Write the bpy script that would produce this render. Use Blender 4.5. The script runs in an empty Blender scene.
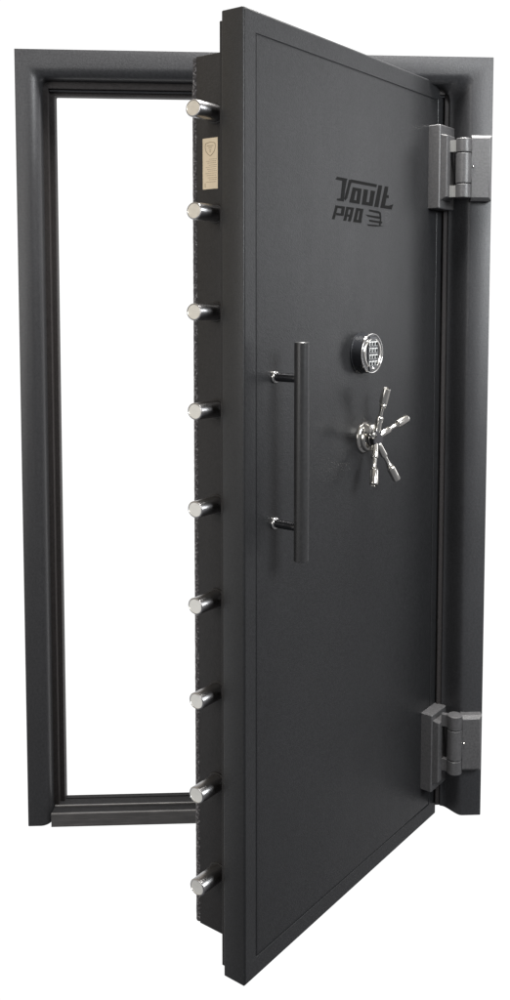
import bpy, bmesh, math, random
from mathutils import Vector, Matrix, noise
random.seed(7)
sc = bpy.context.scene
COL = sc.collection
PI = math.pi

# ------------------------------------------------------------------ materials
def new_mat(name):
    m = bpy.data.materials.new(name); m.use_nodes = True
    nt = m.node_tree; b = nt.nodes['Principled BSDF']
    return m, nt, b

def node(nt, t, **kw):
    n = nt.nodes.new(t)
    for k, v in kw.items():
        if k in n.inputs: n.inputs[k].default_value = v
        else: setattr(n, k, v)
    return n

def ramp(nt, stops):
    r = nt.nodes.new('ShaderNodeValToRGB')
    e = r.color_ramp.elements
    while len(e) < len(stops): e.new(0.5)
    for i, (p, c) in enumerate(stops):
        e[i].position = p; e[i].color = (*c, 1)
    return r

def powder(name, col, rough=0.42, bump=0.28, scale=520, var=0.20, spec=0.5):
    """Textured powder coat: fine orange peel, tiny sparkle pits, faint rub marks and handling smudges."""
    m, nt, b = new_mat(name)
    tc = node(nt, 'ShaderNodeTexCoord')
    n1 = node(nt, 'ShaderNodeTexNoise', Scale=scale, Detail=3.0, Roughness=0.6)
    n2 = node(nt, 'ShaderNodeTexNoise', Scale=5.5, Detail=5.0, Roughness=0.62)
    n3 = node(nt, 'ShaderNodeTexNoise', Scale=170.0, Detail=2.0, Roughness=0.5)
    mp = node(nt, 'ShaderNodeMapping'); mp.inputs['Scale'].default_value = (9, 9, 2.2)
    n4 = node(nt, 'ShaderNodeTexNoise', Scale=1.6, Detail=6.0, Roughness=0.7)
    nt.links.new(tc.outputs['Object'], mp.inputs[0]); nt.links.new(mp.outputs[0], n4.inputs['Vector'])
    for n in (n1, n2, n3): nt.links.new(tc.outputs['Object'], n.inputs['Vector'])
    lo = tuple(c*(1-var) for c in col); hi = tuple(min(1, c*(1+var)) for c in col)
    r = ramp(nt, [(0.34, lo), (0.66, hi)])
    mx = node(nt, 'ShaderNodeMath', operation='MULTIPLY_ADD'); mx.inputs[1].default_value = 0.72
    nt.links.new(n3.outputs['Fac'], mx.inputs[0])
    h = node(nt, 'ShaderNodeMath', operation='MULTIPLY'); h.inputs[1].default_value = 0.28
    nt.links.new(n2.outputs['Fac'], h.inputs[0]); nt.links.new(h.outputs[0], mx.inputs[2])
    nt.links.new(mx.outputs[0], r.inputs[0]); nt.links.new(r.outputs[0], b.inputs['Base Color'])
    rr = node(nt, 'ShaderNodeMapRange'); rr.inputs['From Min'].default_value = .35; rr.inputs['From Max'].default_value = .65
    rr.inputs['To Min'].default_value = rough-.01; rr.inputs['To Max'].default_value = rough+.035
    nt.links.new(n4.outputs['Fac'], rr.inputs[0]); nt.links.new(rr.outputs[0], b.inputs['Roughness'])
    bp = node(nt, 'ShaderNodeBump', Strength=bump, Distance=0.0009)
    nt.links.new(n1.outputs['Fac'], bp.inputs['Height']); nt.links.new(bp.outputs[0], b.inputs['Normal'])
    b.inputs['Specular IOR Level'].default_value = spec
    return m

def metal(name, col, rough, var=0.06, scale=60, metallic=1.0, brushed=None):
    m, nt, b = new_mat(name)
    tc = node(nt, 'ShaderNodeTexCoord')
    mp = node(nt, 'ShaderNodeMapping')
    if brushed: mp.inputs['Scale'].default_value = brushed
    n = node(nt, 'ShaderNodeTexNoise', Scale=scale, Detail=4.0)
    nt.links.new(tc.outputs['Object'], mp.inputs[0]); nt.links.new(mp.outputs[0], n.inputs['Vector'])
    rr = node(nt, 'ShaderNodeMapRange'); rr.inputs['To Min'].default_value = max(0.02, rough-var); rr.inputs['To Max'].default_value = rough+var
    nt.links.new(n.outputs['Fac'], rr.inputs[0]); nt.links.new(rr.outputs[0], b.inputs['Roughness'])
    r = ramp(nt, [(0.3, tuple(c*.88 for c in col)), (0.7, col)])
    nt.links.new(n.outputs['Fac'], r.inputs[0]); nt.links.new(r.outputs[0], b.inputs['Base Color'])
    b.inputs['Metallic'].default_value = metallic
    return m

M = {}
M['door'] = powder('door_powder_coat', (0.0178, 0.0182, 0.0194), 0.37, bump=0.55, scale=300, spec=0.42)
M['core'] = powder('door_core_paint', (0.019, 0.0180, 0.0182), 0.50, bump=0.5, scale=300, spec=0.32)
M['frame'] = powder('frame_powder_coat', (0.034, 0.0345, 0.037), 0.38, bump=0.55, scale=300, spec=0.42)
M['stop'] = powder('door_stop_paint', (0.036, 0.033, 0.033), 0.55, spec=0.2)
M['hinge'] = powder('hinge_paint', (0.076, 0.075, 0.077), 0.32, bump=0.5, scale=420, var=0.22)
M['pull'] = powder('pull_bar_paint', (0.026, 0.026, 0.027), 0.34, bump=0.15)
M['nickel'] = metal('satin_nickel', (0.74, 0.72, 0.68), 0.17)
M['boltside'] = metal('bolt_steel', (0.42, 0.415, 0.42), 0.30, brushed=(8, 8, 1))
M['boltend'] = metal('bolt_end_face', (0.86, 0.84, 0.79), 0.34)
M['chrome'] = metal('chrome', (0.80, 0.79, 0.77), 0.10, var=0.04)
M['darkchrome'] = metal('dark_chrome', (0.20, 0.20, 0.21), 0.16, var=0.05)
M['black'] = metal('black_gloss_plastic', (0.018, 0.019, 0.022), 0.24, var=0.05, metallic=0.0)
M['key'] = metal('key_rubber', (0.74, 0.76, 0.76), 0.40, metallic=0.0)
M['ink'] = metal('black_print', (0.004, 0.004, 0.004), 0.65, metallic=0.0)
M['ink'].node_tree.nodes['Principled BSDF'].inputs['Specular IOR Level'].default_value = 0.15
M['goldink'] = metal('brown_print', (0.33, 0.25, 0.14), 0.5, metallic=0.0)
M['gold'] = metal('gold_sticker', (0.90, 0.75, 0.54), 0.42, metallic=0.0, scale=20)
M['weld'] = metal('bare_steel', (0.20, 0.20, 0.195), 0.35, metallic=0.2)

# threshold: painted steel, scuffed by traffic and scraped bare near its left end
def threshold_mat():
    m, nt, b = new_mat('scuffed_threshold_paint')
    tc = node(nt, 'ShaderNodeTexCoord')
    mp = node(nt, 'ShaderNodeMapping'); mp.inputs['Scale'].default_value = (4, 40, 60)
    n = node(nt, 'ShaderNodeTexNoise', Scale=3.0, Detail=8.0, Roughness=0.7)
    nt.links.new(tc.outputs['Object'], mp.inputs[0]); nt.links.new(mp.outputs[0], n.inputs['Vector'])
    r = ramp(nt, [(0.35, (0.085, 0.083, 0.083)), (0.60, (0.135, 0.131, 0.130)), (0.80, (0.30, 0.295, 0.29))])
    nt.links.new(n.outputs['Fac'], r.inputs[0])
    nt.links.new(r.outputs[0], b.inputs['Base Color'])
    b.inputs['Roughness'].default_value = 0.40; b.inputs['Metallic'].default_value = 0.25
    return m
M['threshold'] = threshold_mat()
M['sill_shade'] = powder('shade_black_sill', (0.014, 0.014, 0.015), 0.7, spec=0.12)  # threshold top coloured near-black to hold the shade lying on it, not rubber

# the torn edge of the fireboard filling: dark with pale grit
def grit_mat():
    m, nt, b = new_mat('gritty_fill_edge')
    tc = node(nt, 'ShaderNodeTexCoord')
    v = node(nt, 'ShaderNodeTexNoise', Scale=190.0, Detail=4.0, Roughness=0.75)
    nt.links.new(tc.outputs['Object'], v.inputs['Vector'])
    r = ramp(nt, [(0.40, (0.022, 0.020, 0.022)), (0.54, (0.085, 0.08, 0.085)), (0.68, (0.50, 0.49, 0.50))])
    nt.links.new(v.outputs['Fac'], r.inputs[0]); nt.links.new(r.outputs[0], b.inputs['Base Color'])
    bp = node(nt, 'ShaderNodeBump', Strength=0.8, Distance=0.002)
    nt.links.new(v.outputs['Fac'], bp.inputs['Height']); nt.links.new(bp.outputs[0], b.inputs['Normal'])
    b.inputs['Roughness'].default_value = 0.7
    return m
M['grit'] = grit_mat()

# ------------------------------------------------------------------ mesh helpers
def link(name, bm, mats, parent=None, loc=None, rot=None, smooth=None):
    bmesh.ops.recalc_face_normals(bm, faces=bm.faces)
    me = bpy.data.meshes.new(name)
    bm.to_mesh(me); bm.free()
    for m in (mats if isinstance(mats, (list, tuple)) else [mats]): me.materials.append(m)
    o = bpy.data.objects.new(name, me); COL.objects.link(o)
    if parent is DOOR:                       # hung on the hinges: placed by the door's own turn about them
        o.parent = unit; o.matrix_local = DM
    elif parent: o.parent = parent
    if loc: o.location = loc
    if smooth:
        for p in me.polygons: p.use_smooth = True
        me.set_sharp_from_angle(angle=math.radians(smooth))
    return o

def box(bm, x0, x1, y0, y1, z0, z1, bevel=0.0, seg=2):
    r = bmesh.ops.create_cube(bm, size=1)
    vs = r['verts']
    for v in vs:
        v.co = Vector((x0+(v.co.x+.5)*(x1-x0), y0+(v.co.y+.5)*(y1-y0), z0+(v.co.z+.5)*(z1-z0)))
    if bevel:
        es = list({e for v in vs for e in v.link_edges})
        bmesh.ops.bevel(bm, geom=es, offset=bevel, segments=seg, affect='EDGES', profile=0.5)

def lathe(bm, prof, n=32, mat=Matrix.Identity(4), mi=0, mfun=None):
    """prof: (radius, height) along local +Z; mat places it."""
    rings = []
    for r, h in prof:
        if r < 1e-6: rings.append([bm.verts.new(mat @ Vector((0, 0, h)))])
        else: rings.append([bm.verts.new(mat @ Vector((r*math.cos(2*PI*k/n), r*math.sin(2*PI*k/n), h))) for k in range(n)])
    for i, (a, b) in enumerate(zip(rings, rings[1:])):
        m = mfun(i) if mfun else mi
        for k in range(n):
            k2 = (k+1) % n
            if len(a) == 1 and len(b) == 1: continue
            if len(a) == 1: f = bm.faces.new((a[0], b[k], b[k2]))
            elif len(b) == 1: f = bm.faces.new((a[k], a[k2], b[0]))
            else: f = bm.faces.new((a[k], a[k2], b[k2], b[k]))
            f.material_index = m
    return rings

def axis(p, d):
    """matrix taking +Z to direction d at point p"""
    d = Vector(d).normalized()
    return Matrix.Translation(Vector(p)) @ d.to_track_quat('Z', 'Y').to_matrix().to_4x4()

def tag(o, label=None, cat=None, group=None, kind=None):
    if label: o['label'] = label
    if cat: o['category'] = cat
    if group: o['group'] = group
    if kind: o['kind'] = kind
    return o

def empty(name, loc, rz=0):
    o = bpy.data.objects.new(name, None); COL.objects.link(o)
    o.location = loc; o.rotation_euler = (0, 0, rz); o.empty_display_size = 0.1
    return o

# ================================================================== THE FRAME
H, W = 2.10, 1.2619
unit = empty('vault_door_unit', (0, 0, 0))
tag(unit, 'dark grey steel vault door standing open in its frame, chromed bolts along its edge', 'vault door', kind='thing')
frame = unit
HX, HY, TH = 1.1471, 0.0786, 0.8939
DM = Matrix.Translation((HX, HY, 0)) @ Matrix.Rotation(TH, 4, 'Z')      # where the door has swung to
DOOR = 'door'
door = DOOR

prof = [(0.000, 0.000, 0.000, 0.004), (0.0012, 0.0012, 0.0012, 0.0012), (0.004, 0.004, 0.004, 0.0)]
NS = 10
for k in range(NS+1):
    s = k/NS
    t = s*PI/2
    il = 0.034 + 0.026*math.sin(t)
    it = 0.044 + 0.028*math.sin(t)
    yl = 0.026*(1-math.cos(t))
    ir = 0.054 + 0.052*s
    yr = 0.054*(1-math.cos(PI*s))/2
    prof.append((il, it, ir, yl, yr))
fixed = []
for p in prof:
    if len(p) == 4: fixed.append(p + (p[3],))
    else: fixed.append(p)
fixed += [(0.0615, 0.0735, 0.107, 0.056, 0.057), (0.0615, 0.0735, 0.107, 0.062, 0.062), (0.004, 0.004, 0.004, 0.064, 0.064), (0.0, 0.0, 0.0, 0.060, 0.060)]

def loft2(name, P, mat, r_of):
    """as above, but the right-hand side has its own depth"""
    bm = bmesh.new(); rows = []
    NC = 8
    for (il, it, ir, yl, yr) in P:
        r = r_of(it)
        xl, zt, xr = il, H-it, W-ir
        pts = [(xl, yl, 0.0)]
        for k in range(NC+1):
            t = PI - (PI/2)*k/NC
            pts.append((xl+r+r*math.cos(t), yl, zt-r+r*math.sin(t)))
        r2 = r*2.6
        for k in range(NC+1):
            t = PI/2 - (PI/2)*k/NC
            w = k/NC
            pts.append((xr-r2+r2*math.cos(t), yl+(yr-yl)*w, zt-r2+r2*math.sin(t)))
        pts.append((xr, yr, 0.0))
        rows.append([bm.verts.new(p) for p in pts])
    n = len(rows)
    for i in range(n):
        a, b = rows[i], rows[(i+1) % n]
        for k in range(len(a)-1):
            try: bm.faces.new((a[k], a[k+1], b[k+1], b[k]))
            except ValueError: pass
    for end in (0, -1):
        bm.faces.new([row[end] for row in rows])
    bmesh.ops.remove_doubles(bm, verts=bm.verts, dist=1e-5)
    return link(name, bm, mat, frame, smooth=35)

casing = loft2('casing', fixed, M['frame'], lambda it: 0.0 if it < 0.03 else min(0.016, (it-0.03)*0.5))
# rebated stop that the door closes against
stop = [(0.0600, 0.0715, 0.1030, 0.0500, 0.0585), (0.074, 0.090, 0.118, 0.050, 0.0585), (0.0750, 0.0910, 0.1195, 0.0515, 0.060),
        (0.0750, 0.0910, 0.1195, 0.070, 0.078), (0.0865, 0.1040, 0.131, 0.070, 0.078), (0.0875, 0.1050, 0.132, 0.0712, 0.0795),
        (0.0875, 0.1050, 0.132, 0.100, 0.100), (0.0600, 0.0715, 0.1030, 0.100, 0.100)]
door_stop = loft2('door_stop', stop, M['stop'], lambda it: 0.003 if it > 0.1 else 0.0015)
# a rubber seal bead lying in the corner of the head rebate
bm = bmesh.new()
box(bm, 0.0765, W-0.1205, 0.0560, 0.0640, H-0.0975, H-0.0925, 0.0015)
link('seal_bead', bm, M['black'], frame)
# threshold bar between the jambs
bm = bmesh.new()
tp = [(0.0, -0.004), (0.0, 0.0325), (0.0012, 0.0340), (0.0050, 0.0340), (0.0060, 0.0330), (0.0060, -0.004)]
a = [bm.verts.new((0.0635, y, z)) for y, z in tp]; b = [bm.verts.new((W-0.235, y, z)) for y, z in tp]
# the front apron starts a little right of the post's rounded edge
for i in range(len(tp)):
    j = (i+1) % len(tp); bm.faces.new((a[i], b[i], b[j], a[j]))
bm.faces.new(a[::-1]); bm.faces.new(b)
link('threshold', bm, M['threshold'], frame, smooth=25)

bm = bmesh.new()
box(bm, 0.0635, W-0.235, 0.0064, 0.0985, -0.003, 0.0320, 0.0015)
link('sill_plate', bm, M['sill_shade'], frame)  # top of the threshold, its shade put into the colour
bm = bmesh.new(); box(bm, 0.066, W-0.235, 0.036, 0.0415, 0.0315, 0.0375, 0.0015)
link('sill_bead', bm, M['threshold'], frame)
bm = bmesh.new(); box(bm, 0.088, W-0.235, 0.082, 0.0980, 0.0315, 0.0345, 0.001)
link('sill_rebate', bm, M['sill_shade'], frame)
# ---- frame halves of the hinges
def frame_leaf(z0, z1, lab):
    bm = bmesh.new()
    x0, x1, yb, yf, c = 1.199, 1.2560, 0.0, -0.030, 0.0085
    # block with chamfered top, bottom and outer side, square on the knuckle side
    base = [bm.verts.new(p) for p in ((x0, yb+0.004, z0), (x1, yb+0.004, z0), (x1, yb+0.004, z1), (x0, yb+0.004, z1))]
    mid = [bm.verts.new(p) for p in ((x0, yf+c, z0), (x1, yf+c, z0), (x1, yf+c, z1), (x0, yf+c, z1))]
    top = [bm.verts.new(p) for p in ((x0, yf, z0+c), (x1-c, yf, z0+c), (x1-c, yf, z1-c), (x0, yf, z1-c))]
    for p, q in ((base, mid), (mid, top)):
        for k in range(4): bm.faces.new((p[k], p[(k+1) % 4], q[(k+1) % 4], q[k]))
    bm.faces.new(top); bm.faces.new(base[::-1])
    bmesh.ops.bevel(bm, geom=[e for e in bm.edges], offset=0.0009, segments=1, affect='EDGES')
    o = link('hinge_leaf', bm, M['hinge'], frame, smooth=20)
    o['label'] = lab
    return o
PX, PY, PR = 1.1795, -0.022, 0.0208
def knuckle(parent, z0, z1, mat, mtx=Matrix.Identity(4)):
    bm = bmesh.new(); r = PR; c = 0.0016
    lathe(bm, [(0, z0), (r-c, z0), (r, z0+c), (r, z1-c), (r-c, z1), (0, z1)], 40, mtx @ Matrix.Translation((PX, PY, 0)))
    return link('hinge_knuckle', bm, mat, parent, smooth=40)
HG = [dict(k0=1.7240, k1=1.8800, f0=1.7165, f1=1.8895, b0=1.697, b1=1.919, c0=1.718, c1=1.893),
      dict(k0=0.1375, k1=0.3040, f0=0.1420, f1=0.3010, b0=0.077, b1=0.300, c0=0.100, c1=0.284)]
for i, h in enumerate(HG):
    leaf = frame_leaf(h['f0'], h['f1'], ['upper hinge leaf on the frame', 'lower hinge leaf on the frame'][i])
    q = (h['k1']-h['k0'])
    knuckle(leaf, h['k0']+q*0.245, h['k1']-q*0.245, M['hinge'])
    zc = (h['k0']+h['k1'])/2
    bm = bmesh.new()
    box(bm, PX+0.008, 1.2015, -0.030, -0.010, zc-0.030, zc+0.036, 0.003)
    link('hinge_web', bm, M['hinge'], leaf)
    bm = bmesh.new()
    lathe(bm, [(0, 0), (0.0026, 0), (0.0026, 0.003), (0.0014, 0.0045), (0, 0.0048)], 12, axis((1.2035, -0.0295, zc+0.004), (0, -1, 0)))
    link('grease_nipple', bm, M['nickel'], leaf, smooth=40)

# ================================================================== THE DOOR
WTOD = DM.inverted()   # world -> door
WD = 0.866

# front slab
bm = bmesh.new(); box(bm, -WD, 0, 0.0, 0.058, -0.036, 2.040, 0.0028, 3)
slab = link('door_slab', bm, M['door'], door, smooth=30)
bm = bmesh.new(); box(bm, -WD+0.004, -0.004, 0.0575, 0.0672, -0.0172, 2.0213, 0.0012, 1)
link('backing_plate', bm, M['core'], slab)
# slightly raised face panel with a soft edge
bm = bmesh.new()
def rect(u0, u1, z0, z1, y): return [bm.verts.new(p) for p in ((-u0, y, z0), (-u1, y, z0), (-u1, y, z1), (-u0, y, z1))]
r0 = rect(0.825, 0.046, 0.013, 1.991, 0.0006); r1 = rect(0.825, 0.046, 0.013, 1.991, -0.0010)
r2 = rect(0.8220, 0.0490, 0.0160, 1.9880, -0.0017); r3 = rect(0.8190, 0.0520, 0.0190, 1.9850, -0.0020)
for p, q in ((r0, r1), (r1, r2), (r2, r3)):
    for k in range(4): bm.faces.new((p[k], p[(k+1) % 4], q[(k+1) % 4], q[k]))
bm.faces.new(r3); bm.faces.new(r0[::-1])
link('face_panel', bm, M['door'], slab, smooth=20)
# raised border round the panel: a fine groove is left between them
bm = bmesh.new()
q0 = rect(0.8630, 0.0030, -0.0330, 2.0370, 0.0006); q1 = rect(0.8630, 0.0030, -0.0330, 2.0370, -0.0008)
q2 = rect(0.8618, 0.0042, -0.0318, 2.0358, -0.0018)
q3 = rect(0.8290, 0.0420, 0.0090, 1.9950, -0.0018); q4 = rect(0.8278, 0.0432, 0.0102, 1.9938, -0.0010); q5 = rect(0.8276, 0.0434, 0.0104, 1.9936, 0.0006)
for p, q in ((q0, q1), (q1, q2), (q2, q3), (q3, q4), (q4, q5), (q5, q0)):
    for k in range(4): bm.faces.new((p[k], p[(k+1) % 4], q[(k+1) % 4], q[k]))
link('border_band', bm, M['door'], slab)
# inner body carrying the bolt work
BU = 0.826
bm = bmesh.new(); box(bm, -BU, -0.06, 0.067, 0.1655, 0.0206, 1.971, 0.002, 2)
housing = link('bolt_housing', bm, M['core'], door, smooth=30)
# torn edge of the filling between housing and back plate
bm = bmesh.new()
N = 420
rings = []
for i in range(N+1):
    z = 0.024 + (1.968-0.024)*i/N
    j = lambda s, f: noise.noise(Vector((z*f, s*3.1, s)))*0.5
    o1 = -BU-0.0008 + 0.0004*j(1, 90) + 0.0007*j(5, 300)
    w = 0.1785 + 0.0003*j(2, 60) + 0.0009*j(6, 200) - 0.006*max(0, (z-1.90)/0.07)
    rings.append([bm.verts.new((o1+0.0016, 0.1650, z)), bm.verts.new((o1-0.0004*j(7, 250), 0.1680, z)), bm.verts.new((o1+0.0008*j(3, 260), 0.1730, z)),
                  bm.verts.new((o1+0.0035, w, z)), bm.verts.new((-0.79, w-0.001, z)), bm.verts.new((-0.79, 0.1650, z))])
for a, b in zip(rings, rings[1:]):
    for k in range(6): bm.faces.new((a[k], a[(k+1) % 6], b[(k+1) % 6], b[k]))
bm.faces.new(rings[0][::-1]); bm.faces.new(rings[-1])
link('insulation_edge', bm, M['grit'], housing)
bm = bmesh.new(); box(bm, -BU+0.036, -0.07, 0.1652, 0.178, 0.026, 1.966, 0.002, 2)
link('back_plate', bm, M['core'], housing, smooth=30)

# locking bolts: each slides by itself but belongs to the door
def make_bolt():
    bm = bmesh.new(); R = 0.0182; L = 0.070
    prof = [(R, -0.012), (R, L-0.0022), (R-0.0008, L-0.0008), (R-0.0022, L), (R-0.0032, L), (R-0.0034, L-0.0006), (0.003, L-0.0008), (0, L-0.0008)]
    mf = lambda i: 0 if i < 4 else 1
    lathe(bm, prof, 40, axis((0, 0, 0), (-1, 0, 0)), mfun=mf)
    b = link('locking_bolt', bm, [M['boltside'], M['boltend']], door, smooth=35)
    bm = bmesh.new()
    lathe(bm, [(R+0.0002, 0.0003), (R+0.0040, 0.0003), (R+0.0040, 0.0012), (R+0.0028, 0.0022), (R+0.0002, 0.0024)], 40, axis((0, 0, 0), (-1, 0, 0)))
    link('bolt_collar', bm, M['core'], b, smooth=35)
    return b
bolt = make_bolt()
for i in range(9):
    b = bolt
    if i:
        b = bolt.copy(); COL.objects.link(b); b.parent = unit
        for ch in bolt.children:
            c = ch.copy(); COL.objects.link(c); c.parent = b
    b.matrix_local = DM @ Matrix.Translation((-BU+(0, .0011, -.0006, .0008, 0, -.0009, .0012, -.0004, .0006)[i], 0.110, 1.845-0.2103*i)) @ Matrix.Diagonal((1, 1.18, 1, 1))

# rating sticker on the housing
bm = bmesh.new(); box(bm, -BU-0.0006, -BU+0.0002, 0.1035, 0.1462, 1.6870, 1.7950)
lab = link('rating_label', bm, M['gold'], door)
bm = bmesh.new()
def strip_line(bm, pts, w, x, th=0.0002):
    for p, q in zip(pts, pts[1:]):
        d = (Vector(q)-Vector(p)); n_ = Vector((-d.y, d.x)).normalized()*w/2
        c = [Vector(p)-n_, Vector(q)-n_, Vector(q)+n_, Vector(p)+n_]
        lo = [bm.verts.new((x, v.x, v.y)) for v in c]; hi = [bm.verts.new((x-th, v.x, v.y)) for v in c]
        for k in range(4): bm.faces.new((lo[k], lo[(k+1) % 4], hi[(k+1) % 4], hi[k]))
        bm.faces.new(hi)
cy = 0.1245
sh = [(-.0135, 1.7835), (-.008, 1.7850), (0, 1.7862), (.008, 1.7850), (.0135, 1.7835), (.0145, 1.7760), (.0125, 1.7680), (.007, 1.7615), (0, 1.7570), (-.007, 1.7615), (-.0125, 1.7680), (-.0145, 1.7760), (-.0135, 1.7835)]
strip_line(bm, [(cy+a, z) for a, z in sh], 0.0013, -BU-0.0006)
for z, w in ((1.7785, .018), (1.7745, .010), (1.7695, .006), (1.7660, .004)):
    strip_line(bm, [(cy-w/2, z), (cy+w/2, z)], 0.0012, -BU-0.0006)
link('shield_emblem', bm, M['goldink'], lab)
bm = bmesh.new()
for k, z in enumerate((1.7500, 1.7460, 1.7420, 1.7375, 1.7335, 1.7290, 1.7250, 1.7205, 1.7160, 1.7110, 1.7070, 1.7020)):
    x0 = 0.1065+0.001*(k % 3)
    end = 0.128 + 0.012*((k*37) % 10)/10
    while x0 < end:
        l = random.uniform(0.0015, 0.005)
        strip_line(bm, [(x0, z), (min(x0+l, end), z)], 0.0008, -BU-0.0006); x0 += l+0.0008
strip_line(bm, [(0.1395, 1.700), (0.1395, 1.691)], 0.0012, -BU-0.0006)
link('fine_print', bm, M['goldink'], lab)

# lettering on the door face
G = {
  'V': [[(0.5365, 1.7295), (0.5302, 1.7360), (0.4865, 1.7360), (0.4897, 1.7294), (0.4967, 1.7068), (0.5011, 1.6815), (0.5312, 1.6815), (0.5286, 1.6860), (0.515, 1.6875), (0.5082, 1.7285)], [(0.4797, 1.7345), (0.4673, 1.7346), (0.4869, 1.690), (0.4960, 1.684), (0.4990, 1.689)]],
  'bar': [[(0.4717, 1.7360), (0.3548, 1.7360), (0.3574, 1.7286), (0.4739, 1.7288)]],
  'a': [[(0.4636, 1.718), (0.448, 1.718), (0.4600, 1.6815), (0.4777, 1.6815)], [(0.4407, 1.718), (0.4247, 1.718), (0.4333, 1.6815), (0.4490, 1.6815)], [(0.4636, 1.7184), (0.4258, 1.7184), (0.4281, 1.7111), (0.4659, 1.7111)], [(0.4758, 1.6886), (0.4334, 1.6886), (0.4347, 1.6813), (0.4777, 1.6813)]],
  'u': [[(0.4137, 1.7187), (0.3955, 1.7187), (0.405, 1.6815), (0.4235, 1.6815)], [(0.3823, 1.7187), (0.3633, 1.7187), (0.3749, 1.6808), (0.3919, 1.6808)], [(0.4207, 1.6890), (0.375, 1.6890), (0.3768, 1.6810), (0.4235, 1.6810)]],
  'l': [[(0.3471, 1.7352), (0.3305, 1.7352), (0.3478, 1.6805), (0.3661, 1.6805)]],
  't': [[(0.3168, 1.7353), (0.3009, 1.7353), (0.3187, 1.6809), (0.3381, 1.6804)], [(0.3193, 1.7142), (0.2984, 1.7142), (0.2995, 1.7072), (0.3204, 1.7072)], [(0.3326, 1.6875), (0.2989, 1.6883), (0.2769, 1.6940), (0.2847, 1.6802), (0.3324, 1.6802)]],
  'P': [[(0.5359, 1.6685), (0.5252, 1.6685), (0.5392, 1.637), (0.55, 1.637)], [(0.5359, 1.6700), (0.4956, 1.6700), (0.4982, 1.6643), (0.5368, 1.6643)], [(0.5088, 1.6690), (0.496, 1.6695), (0.5014, 1.6490), (0.5145, 1.6490)], [(0.5309, 1.6528), (0.5014, 1.6528), (0.503, 1.6475), (0.5324, 1.6475)]],
  'R': [[(0.49, 1.669), (0.4789, 1.669), (0.4912, 1.637), (0.5028, 1.637)], [(0.4688, 1.6699), (0.4572, 1.6699), (0.4712, 1.637), (0.4832, 1.637)], [(0.49, 1.6705), (0.4572, 1.6705), (0.4595, 1.6648), (0.4916, 1.6648)], [(0.4931, 1.6530), (0.4645, 1.6530), (0.4661, 1.6475), (0.4947, 1.6475)]],
  'O': [[(0.4476, 1.6697), (0.4356, 1.6701), (0.4480, 1.637), (0.4609, 1.637)], [(0.4296, 1.6702), (0.4163, 1.6702), (0.4263, 1.637), (0.4392, 1.637)], [(0.4476, 1.6710), (0.4163, 1.6710), (0.418, 1.6652), (0.4493, 1.6652)], [(0.4558, 1.6430), (0.4229, 1.6430), (0.4256, 1.6367), (0.4602, 1.6367)]],
  'emblem': [[(0.3899, 1.6722), (0.344, 1.6713), (0.3354, 1.6675), (0.3447, 1.6653), (0.3906, 1.6674)], [(0.4072, 1.6585), (0.3328, 1.6582), (0.3335, 1.6522), (0.3934, 1.6540)], [(0.3902, 1.6475), (0.3279, 1.6468), (0.3298, 1.6416), (0.3875, 1.6427)], [(0.3987, 1.6357), (0.355, 1.6368), (0.3198, 1.6358), (0.3549, 1.6328), (0.3923, 1.6320)],
             [(0.3448, 1.6704), (0.3354, 1.6685), (0.3336, 1.6574), (0.3398, 1.657)], [(0.3378, 1.6541), (0.3328, 1.6538), (0.3363, 1.6357), (0.3441, 1.636)]],
}
def poly_bm(polys, y=-0.0020, th=0.00035):
    bm = bmesh.new()
    for i, poly in enumerate(polys):
        t = th + 0.00004*i
        lo = [bm.verts.new((-u, y, z)) for u, z in poly]; hi = [bm.verts.new((-u, y-t, z)) for u, z in poly]
        n = len(poly)
        for k in range(n): bm.faces.new((lo[k], lo[(k+1) % n], hi[(k+1) % n], hi[k]))
        f = bm.faces.new(hi)
    return bm
logo = None
word1 = [p for k in ('V', 'bar', 'a', 'u', 'l', 't') for p in G[k]]
word2 = [p for k in ('P', 'R', 'O') for p in G[k]]
link('lettering', poly_bm(word1), M['ink'], slab)
link('lettering', poly_bm(word2), M['ink'], slab)
em = link('striped_emblem', poly_bm(G['emblem']), M['ink'], door)
bm = bmesh.new()
pts = [(0.318+0.0, 1.6705), (0.3075, 1.6738), (0.2965, 1.6722), (0.2880, 1.6665), (0.2870, 1.6600), (0.2925, 1.6530), (0.3020, 1.6480), (0.3130, 1.6462)]
def flat_line(bm, pts, w, y, th=0.0002):
    for i, (p, q) in enumerate(zip(pts, pts[1:])):
        d = (Vector(q)-Vector(p)); n_ = Vector((-d.y, d.x)).normalized()*w/2
        t = th+0.00003*(i % 2)
        c = [Vector(p)-n_, Vector(q)-n_, Vector(q)+n_, Vector(p)+n_]
        lo = [bm.verts.new((-v.x, y, v.y)) for v in c]; hi = [bm.verts.new((-v.x, y-t, v.y)) for v in c]
        for k in range(4): bm.faces.new((lo[k], lo[(k+1) % 4], hi[(k+1) % 4], hi[k]))
        bm.faces.new(hi)
flat_line(bm, pts, 0.0018, -0.002)
flat_line(bm, [(0.316, 1.6655), (0.302, 1.6665), (0.299, 1.6600)], 0.0016, -0.002)
flat_line(bm, [(0.316, 1.6590), (0.304, 1.6580)], 0.0016, -0.002)
flat_line(bm, [(0.314, 1.6530), (0.303, 1.6535)], 0.0016, -0.002)
link('emblem_outline', bm, M['pull'], em)

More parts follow.
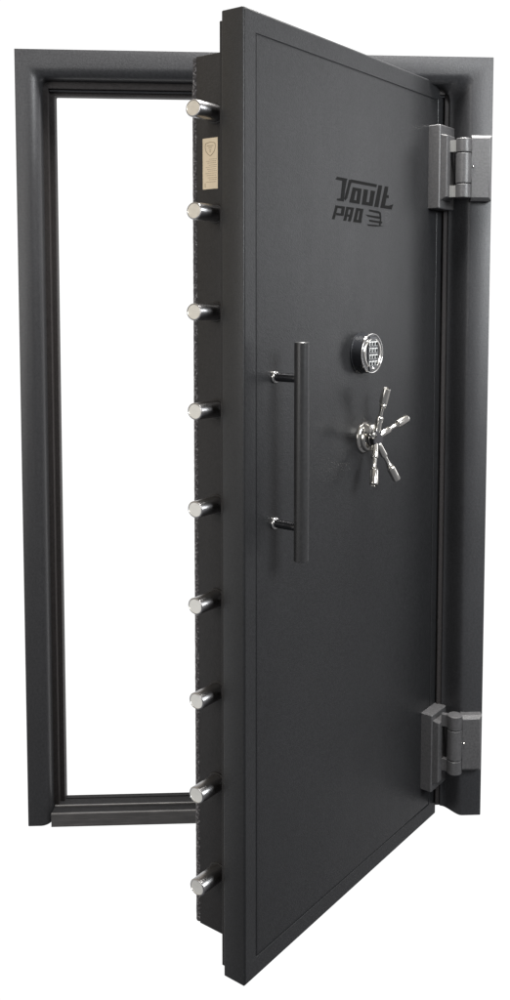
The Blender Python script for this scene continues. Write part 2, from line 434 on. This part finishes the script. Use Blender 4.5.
# ---- pull bar on two posts
UB, VB = 0.765, -0.0755
bm = bmesh.new(); r = 0.0162
lathe(bm, [(0, 0.894), (r-0.0012, 0.894), (r, 0.8952), (r, 1.3610), (r-0.0012, 1.3622), (0, 1.3622)], 40, Matrix.Translation((-UB, VB, 0)))
pull = link('pull_bar', bm, M['pull'], door, smooth=35)
for z in (1.2850, 0.9660):
    bm = bmesh.new()
    lathe(bm, [(0.0100, -0.004), (0.0100, 0.006), (0.0096, 0.008), (0.0096, 0.066)], 28, axis((-UB, -0.003, z), (0, -1, 0)))
    p = link('handle_post', bm, M['darkchrome'], pull, smooth=35)
    bm = bmesh.new()
    lathe(bm, [(0.0100, -0.001), (0.0128, -0.001), (0.0138, 0.0015), (0.0130, 0.0045), (0.0110, 0.0062), (0.0098, 0.0064)], 28, axis((-UB, -0.003, z), (0, -1, 0)))
    link('post_collar', bm, M['chrome'], pull, smooth=50)

# ---- keypad lock
UK, ZK = 0.420, 1.3225
bm = bmesh.new(); R = 0.0495
lathe(bm, [(0, 0), (R+0.0015, 0), (R+0.0015, 0.003), (R, 0.0045), (R-0.0015, 0.0285), (R-0.005, 0.0315), (0, 0.0318)], 56, axis((-UK, -0.002, ZK), (0, -1, 0)))
kp = link('keypad_lock', bm, M['black'], door, smooth=35)
fy = -0.0338
def ring_band(a0, a1, r0, r1, y, h, bulge, name, mat, sx=1.0):
    bm = bmesh.new(); n = 30; rows = []
    for i in range(n+1):
        t = math.radians(a0+(a1-a0)*i/n); tw = math.sin(PI*i/n)**0.6 if bulge else 1
        rm = (r0+r1)/2; hw = max(0.0006, (r1-r0)/2*tw)
        sec = [(rm-hw, 0), (rm-hw*.6, h*.8), (rm, h), (rm+hw*.6, h*.8), (rm+hw, 0)]
        rows.append([bm.verts.new((-UK+sx*rr_*math.sin(t), y-hh, ZK+rr_*math.cos(t))) for rr_, hh in sec])
    for a, b in zip(rows, rows[1:]):
        for k in range(4): bm.faces.new((a[k], a[k+1], b[k+1], b[k]))
    return link(name, bm, mat, kp, smooth=70)
ring_band(0, 360, 0.0455, 0.0490, fy+0.0012, 0.0022, False, 'bezel_ring', M['chrome'])
ring_band(-160, -8, 0.0300, 0.0405, fy, 0.0030, True, 'bezel_wing', M['nickel'])
ring_band(15, 150, 0.0310, 0.0405, fy, 0.0030, True, 'bezel_wing', M['nickel'])
bm = bmesh.new()   # raised black key panel
pan = [(0.0150, 0.041), (0.0205, 0.028), (0.022, 0.0), (0.0205, -0.028), (0.0130, -0.043), (-0.0130, -0.043), (-0.0205, -0.028), (-0.022, 0.0), (-0.0205, 0.028), (-0.0150, 0.041)]
lo = [bm.verts.new((-UK+a, fy+0.0005, ZK+b_)) for a, b_ in pan]; hi = [bm.verts.new((-UK+a*.94, fy-0.0022, ZK+b_*.96)) for a, b_ in pan]
for k in range(10): bm.faces.new((lo[k], lo[(k+1) % 10], hi[(k+1) % 10], hi[k]))
bm.faces.new(hi)
link('key_panel', bm, M['black'], kp)
def glyph_mesh(txt, size):
    cu = bpy.data.curves.new('glyph', 'FONT'); cu.body = txt; cu.size = size; cu.align_x = 'CENTER'; cu.align_y = 'CENTER'; cu.extrude = 0.00006
    cu.resolution_u = 3
    o = bpy.data.objects.new('glyph', cu); COL.objects.link(o)
    dg = bpy.context.evaluated_depsgraph_get(); dg.update()
    me = bpy.data.meshes.new_from_object(o.evaluated_get(dg))
    bpy.data.objects.remove(o); bpy.data.curves.remove(cu)
    return me
keys = ['1', '2', '3', '4', '5', '6', '7', '8', '9', '*', '0', '#']
for i, t in enumerate(keys):
    cx = -UK + (-0.0128, 0, 0.0128)[i % 3]; cz = ZK + 0.0232 - 0.0158*(i//3)
    bm = bmesh.new()
    box(bm, cx-0.0057, cx+0.0057, fy-0.0042, fy-0.0018, cz-0.0054, cz+0.0054, 0.0012, 2)
    for f in bm.faces: f.material_index = 0
    gm = glyph_mesh(t, 0.0088)
    n0 = len(bm.faces)
    gm.transform(Matrix.Translation((cx, fy-0.00424, cz)) @ Matrix.Rotation(PI/2, 4, 'X'))
    bm.from_mesh(gm); bm.faces.ensure_lookup_table()
    for f in bm.faces[n0:]: f.material_index = 1
    bpy.data.meshes.remove(gm)
    me = bpy.data.meshes.new('key'); bm.to_mesh(me); bm.free()
    me.materials.append(M['key']); me.materials.append(M['ink'])
    o = bpy.data.objects.new('key', me); COL.objects.link(o); o.parent = kp
bm = bmesh.new()
lathe(bm, [(0.0052, 0), (0.0050, 0.0022), (0.0036, 0.0040), (0, 0.0048)], 20, axis((-UK, fy-0.0015, ZK-0.0375), (0, -1, 0)))
link('signal_button', bm, M['chrome'], kp, smooth=60)

# ---- five-spoke handle
US, ZS = 0.402, 1.113
bm = bmesh.new()
lathe(bm, [(0.0405, -0.001), (0.0405, 0.003), (0.0390, 0.0060), (0.0355, 0.0085), (0.0345, 0.018), (0.0320, 0.0215), (0.0200, 0.0235), (0.0185, 0.0300), (0, 0.0300)], 48, axis((-US, -0.003, ZS), (0, -1, 0)))
sp = link('spoke_handle', bm, M['nickel'], door, smooth=35)
bm = bmesh.new()
lathe(bm, [(0.0195, 0.0255), (0.0225, 0.0270), (0.0225, 0.0385), (0.0205, 0.0405), (0, 0.0408)], 40, axis((-US, -0.003, ZS), (0, -1, 0)))
link('hub_cap', bm, M['darkchrome'], sp, smooth=40)
tips = [(-0.002, 0.126), (0.099, 0.043), (0.052, -0.108), (-0.058, -0.104), (-0.094, 0.038)]
for dx, dz in tips:
    root = Vector((-US+dx*0.13, -0.037, ZS+dz*0.13)); tip = Vector((-US+dx, -0.066, ZS+dz))
    L = (tip-root).length
    bm = bmesh.new()
    prof = [(0, 0), (0.0074, 0), (0.0080, 0.02), (0.0084, .32), (0.0074, .345), (0.0050, .36), (0.0046, .46), (0.0058, .56), (0.0078, .60), (0.0092, .62), (0.0080, .645), (0.0098, .66), (0.0100, .70), (0.0100, .965), (0.0090, .99), (0.0066, 1.0), (0.0060, .985), (0, .985)]
    lathe(bm, [(r_*1.08, h_*L) for r_, h_ in prof], 24, axis(root, tip-root))
    link('spoke', bm, M['nickel'], sp, smooth=40)

# ---- door halves of the hinges
for i, h in enumerate(HG):
    bm = bmesh.new(); c = 0.0024
    box(bm, -0.094, 0.004, -0.036, 0.0015, h['b0'], h['b1'], c, 1)
    leaf = link('hinge_plate', bm, M['hinge'], door)
    leaf['label'] = ['upper hinge plate on the door', 'lower hinge plate on the door'][i]
    bm = bmesh.new()
    # second, smaller block with sloping ends towards the knuckle
    pz0, pz1 = h['c0'], h['c1']
    sec = [(-0.089, -0.0355), (-0.089, -0.0530), (-0.087, -0.0550), (-0.046, -0.0550), (-0.040, -0.0355)]
    lo = [bm.verts.new((x, y, pz0+(0.0 if y > -0.04 else 0.009))) for x, y in sec]
    hi = [bm.verts.new((x, y, pz1-(0.0 if y > -0.04 else 0.004))) for x, y in sec]
    for k in range(5): bm.faces.new((lo[k], lo[(k+1) % 5], hi[(k+1) % 5], hi[k]))
    bm.faces.new(lo[::-1]); bm.faces.new(hi)
    bmesh.ops.bevel(bm, geom=list(bm.edges), offset=0.0011, segments=1, affect='EDGES')
    link('hinge_block', bm, M['hinge'], leaf)
    q = h['k1']-h['k0']
    pin = WTOD @ Vector((PX, PY, 0))
    for a, b in ((h['k0'], h['k0']+q*0.235), (h['k1']-q*0.235, h['k1'])):
        knuckle(leaf, a, b, M['hinge'], WTOD)
        bm = bmesh.new()
        # arm from the block to this knuckle
        A_ = Vector((-0.066, -0.052, 0)); D = (Vector((pin.x, pin.y, 0))-A_); n_ = Vector((-D.y, D.x, 0)).normalized()*0.0075
        E_ = A_ + D*0.80
        ps = [A_-n_, E_-n_, E_+n_, A_+n_]
        lo = [bm.verts.new((p.x, p.y, a+0.003)) for p in ps]; hi = [bm.verts.new((p.x, p.y, b-0.003)) for p in ps]
        for k in range(4): bm.faces.new((lo[k], lo[(k+1) % 4], hi[(k+1) % 4], hi[k]))
        bm.faces.new(lo[::-1]); bm.faces.new(hi)
        link('knuckle_arm', bm, M['weld'] if i == 0 else M['hinge'], leaf)

# ================================================================== CAMERA
cx, cy_, cz, yaw, pitch, roll, f, sx, sy = 0.6392, -2.553, 1.4482, 0.0542, 0.073, 0.0042, 0.9476, 0.5654, -1.2967
F = Vector((math.sin(yaw)*math.cos(pitch), math.cos(yaw)*math.cos(pitch), -math.sin(pitch)))
R_ = Vector((math.cos(yaw), -math.sin(yaw), 0)); U = R_.cross(F)
R2 = R_*math.cos(roll)+U*math.sin(roll); U2 = -R_*math.sin(roll)+U*math.cos(roll)
cam = bpy.data.cameras.new('camera'); co = bpy.data.objects.new('camera', cam); COL.objects.link(co)
mw = Matrix((R2, U2, -F)).transposed().to_4x4(); mw.translation = (cx, cy_, cz)
co.matrix_world = mw
cam.sensor_fit = 'VERTICAL'; cam.sensor_height = 36; cam.lens = 36*f
cam.shift_x = -sx*100/1000; cam.shift_y = sy*100/1000
cam.clip_start = 0.05; cam.clip_end = 200
sc.camera = co

# ================================================================== LIGHT
world = bpy.data.worlds.new('World'); sc.world = world; world.use_nodes = True
nt = world.node_tree; nt.nodes.clear()
out = node(nt, 'ShaderNodeOutputWorld'); bg = node(nt, 'ShaderNodeBackground')
tc = node(nt, 'ShaderNodeTexCoord'); sep = node(nt, 'ShaderNodeSeparateXYZ')
nt.links.new(tc.outputs['Generated'], sep.inputs[0])
def mr(src, a, b, c, d, smooth=True):
    n = node(nt, 'ShaderNodeMapRange'); n.interpolation_type = 'SMOOTHSTEP' if smooth else 'LINEAR'
    for k, v in zip(('From Min', 'From Max', 'To Min', 'To Max'), (a, b, c, d)): n.inputs[k].default_value = v
    nt.links.new(src, n.inputs[0]); return n.outputs[0]
def mix(fac, A_, B_):
    n = nt.nodes.new('ShaderNodeMix'); n.data_type = 'RGBA'
    nt.links.new(fac, n.inputs[0])
    for s, v in ((6, A_), (7, B_)):
        if isinstance(v, tuple): n.inputs[s].default_value = (*v, 1)
        else: nt.links.new(v, n.inputs[s])
    return n.outputs[2]
# invented studio toned for reflections: dim behind camera, paler left, plain white behind door
left = mix(mr(sep.outputs['Z'], -0.20, 0.12, 0, 1), (0.86, 0.87, 0.88), (0.64, 0.57, 0.47))
side = mix(mr(sep.outputs['X'], -0.95, 0.95, 0, 1), left, (0.37, 0.365, 0.375))
front = mix(mr(sep.outputs['Z'], -0.5, 0.5, 0, 1), (0.19, 0.195, 0.205), (0.25, 0.24, 0.23))
room = mix(mr(sep.outputs['Y'], -0.75, -0.15, 0, 1), front, side)
room2 = mix(mr(sep.outputs['Z'], -0.75, -0.35, 0, 1), (0.17, 0.17, 0.18), room)
hyp = node(nt, 'ShaderNodeMath', operation='ARCTAN2')
nt.links.new(sep.outputs['X'], hyp.inputs[0]); nt.links.new(sep.outputs['Y'], hyp.inputs[1])
ab = node(nt, 'ShaderNodeMath', operation='ABSOLUTE'); nt.links.new(hyp.outputs[0], ab.inputs[0])
m1 = mr(ab.outputs[0], math.radians(38), math.radians(52), 1, 0)
m2 = mr(sep.outputs['Z'], 0.50, 0.68, 1, 0)
m3 = mr(sep.outputs['Z'], -0.86, -0.76, 0, 1)
pa = node(nt, 'ShaderNodeMath', operation='MULTIPLY'); nt.links.new(m1, pa.inputs[0]); nt.links.new(m2, pa.inputs[1])
pb = node(nt, 'ShaderNodeMath', operation='MULTIPLY'); nt.links.new(pa.outputs[0], pb.inputs[0]); nt.links.new(m3, pb.inputs[1])
allc = mix(pb.outputs[0], room2, (1.08, 1.08, 1.08))
nt.links.new(allc, bg.inputs[0]); bg.inputs[1].default_value = 1.0
nt.links.new(bg.outputs[0], out.inputs[0])

def area(name, loc, target, size, power, col=(1, 1, 1), size_y=None):
    l = bpy.data.lights.new(name, 'AREA'); l.energy = power; l.color = col
    l.shape = 'RECTANGLE'; l.size = size; l.size_y = size_y or size
    o = bpy.data.objects.new(name, l); COL.objects.link(o); o.location = loc
    o.rotation_euler = (Vector(target)-Vector(loc)).to_track_quat('-Z', 'Y').to_euler()
    return o
area('overhead_softbox', (1.02, -0.28, 3.9), (1.08, -0.2, 0), 1.0, 400, (1.0, 0.98, 0.95))
area('key_softbox', (3.1, -2.6, 2.6), (1.1, 0.0, 1.3), 1.3, 115, (0.95, 0.98, 1.0))
area('added_sheen_strip', (3.6, 0.45, 1.9), (0.75, -0.42, 1.5), 0.7, 13, (0.97, 0.98, 1.0), 1.9)  # added out of view to lay a soft sheen on the door face
area('added_fill_light', (-2.2, -3.4, 2.0), (0.2, 0.0, 1.4), 1.8, 62, (1.0, 0.985, 0.965))  # added out of view to brighten the left post, which the door shades

sc.view_settings.view_transform = 'Standard'; sc.view_settings.look = 'None'
sc.view_settings.exposure = 0; sc.view_settings.gamma = 1
sc.cycles.max_bounces = 8
sc.cycles.caustics_reflective = False
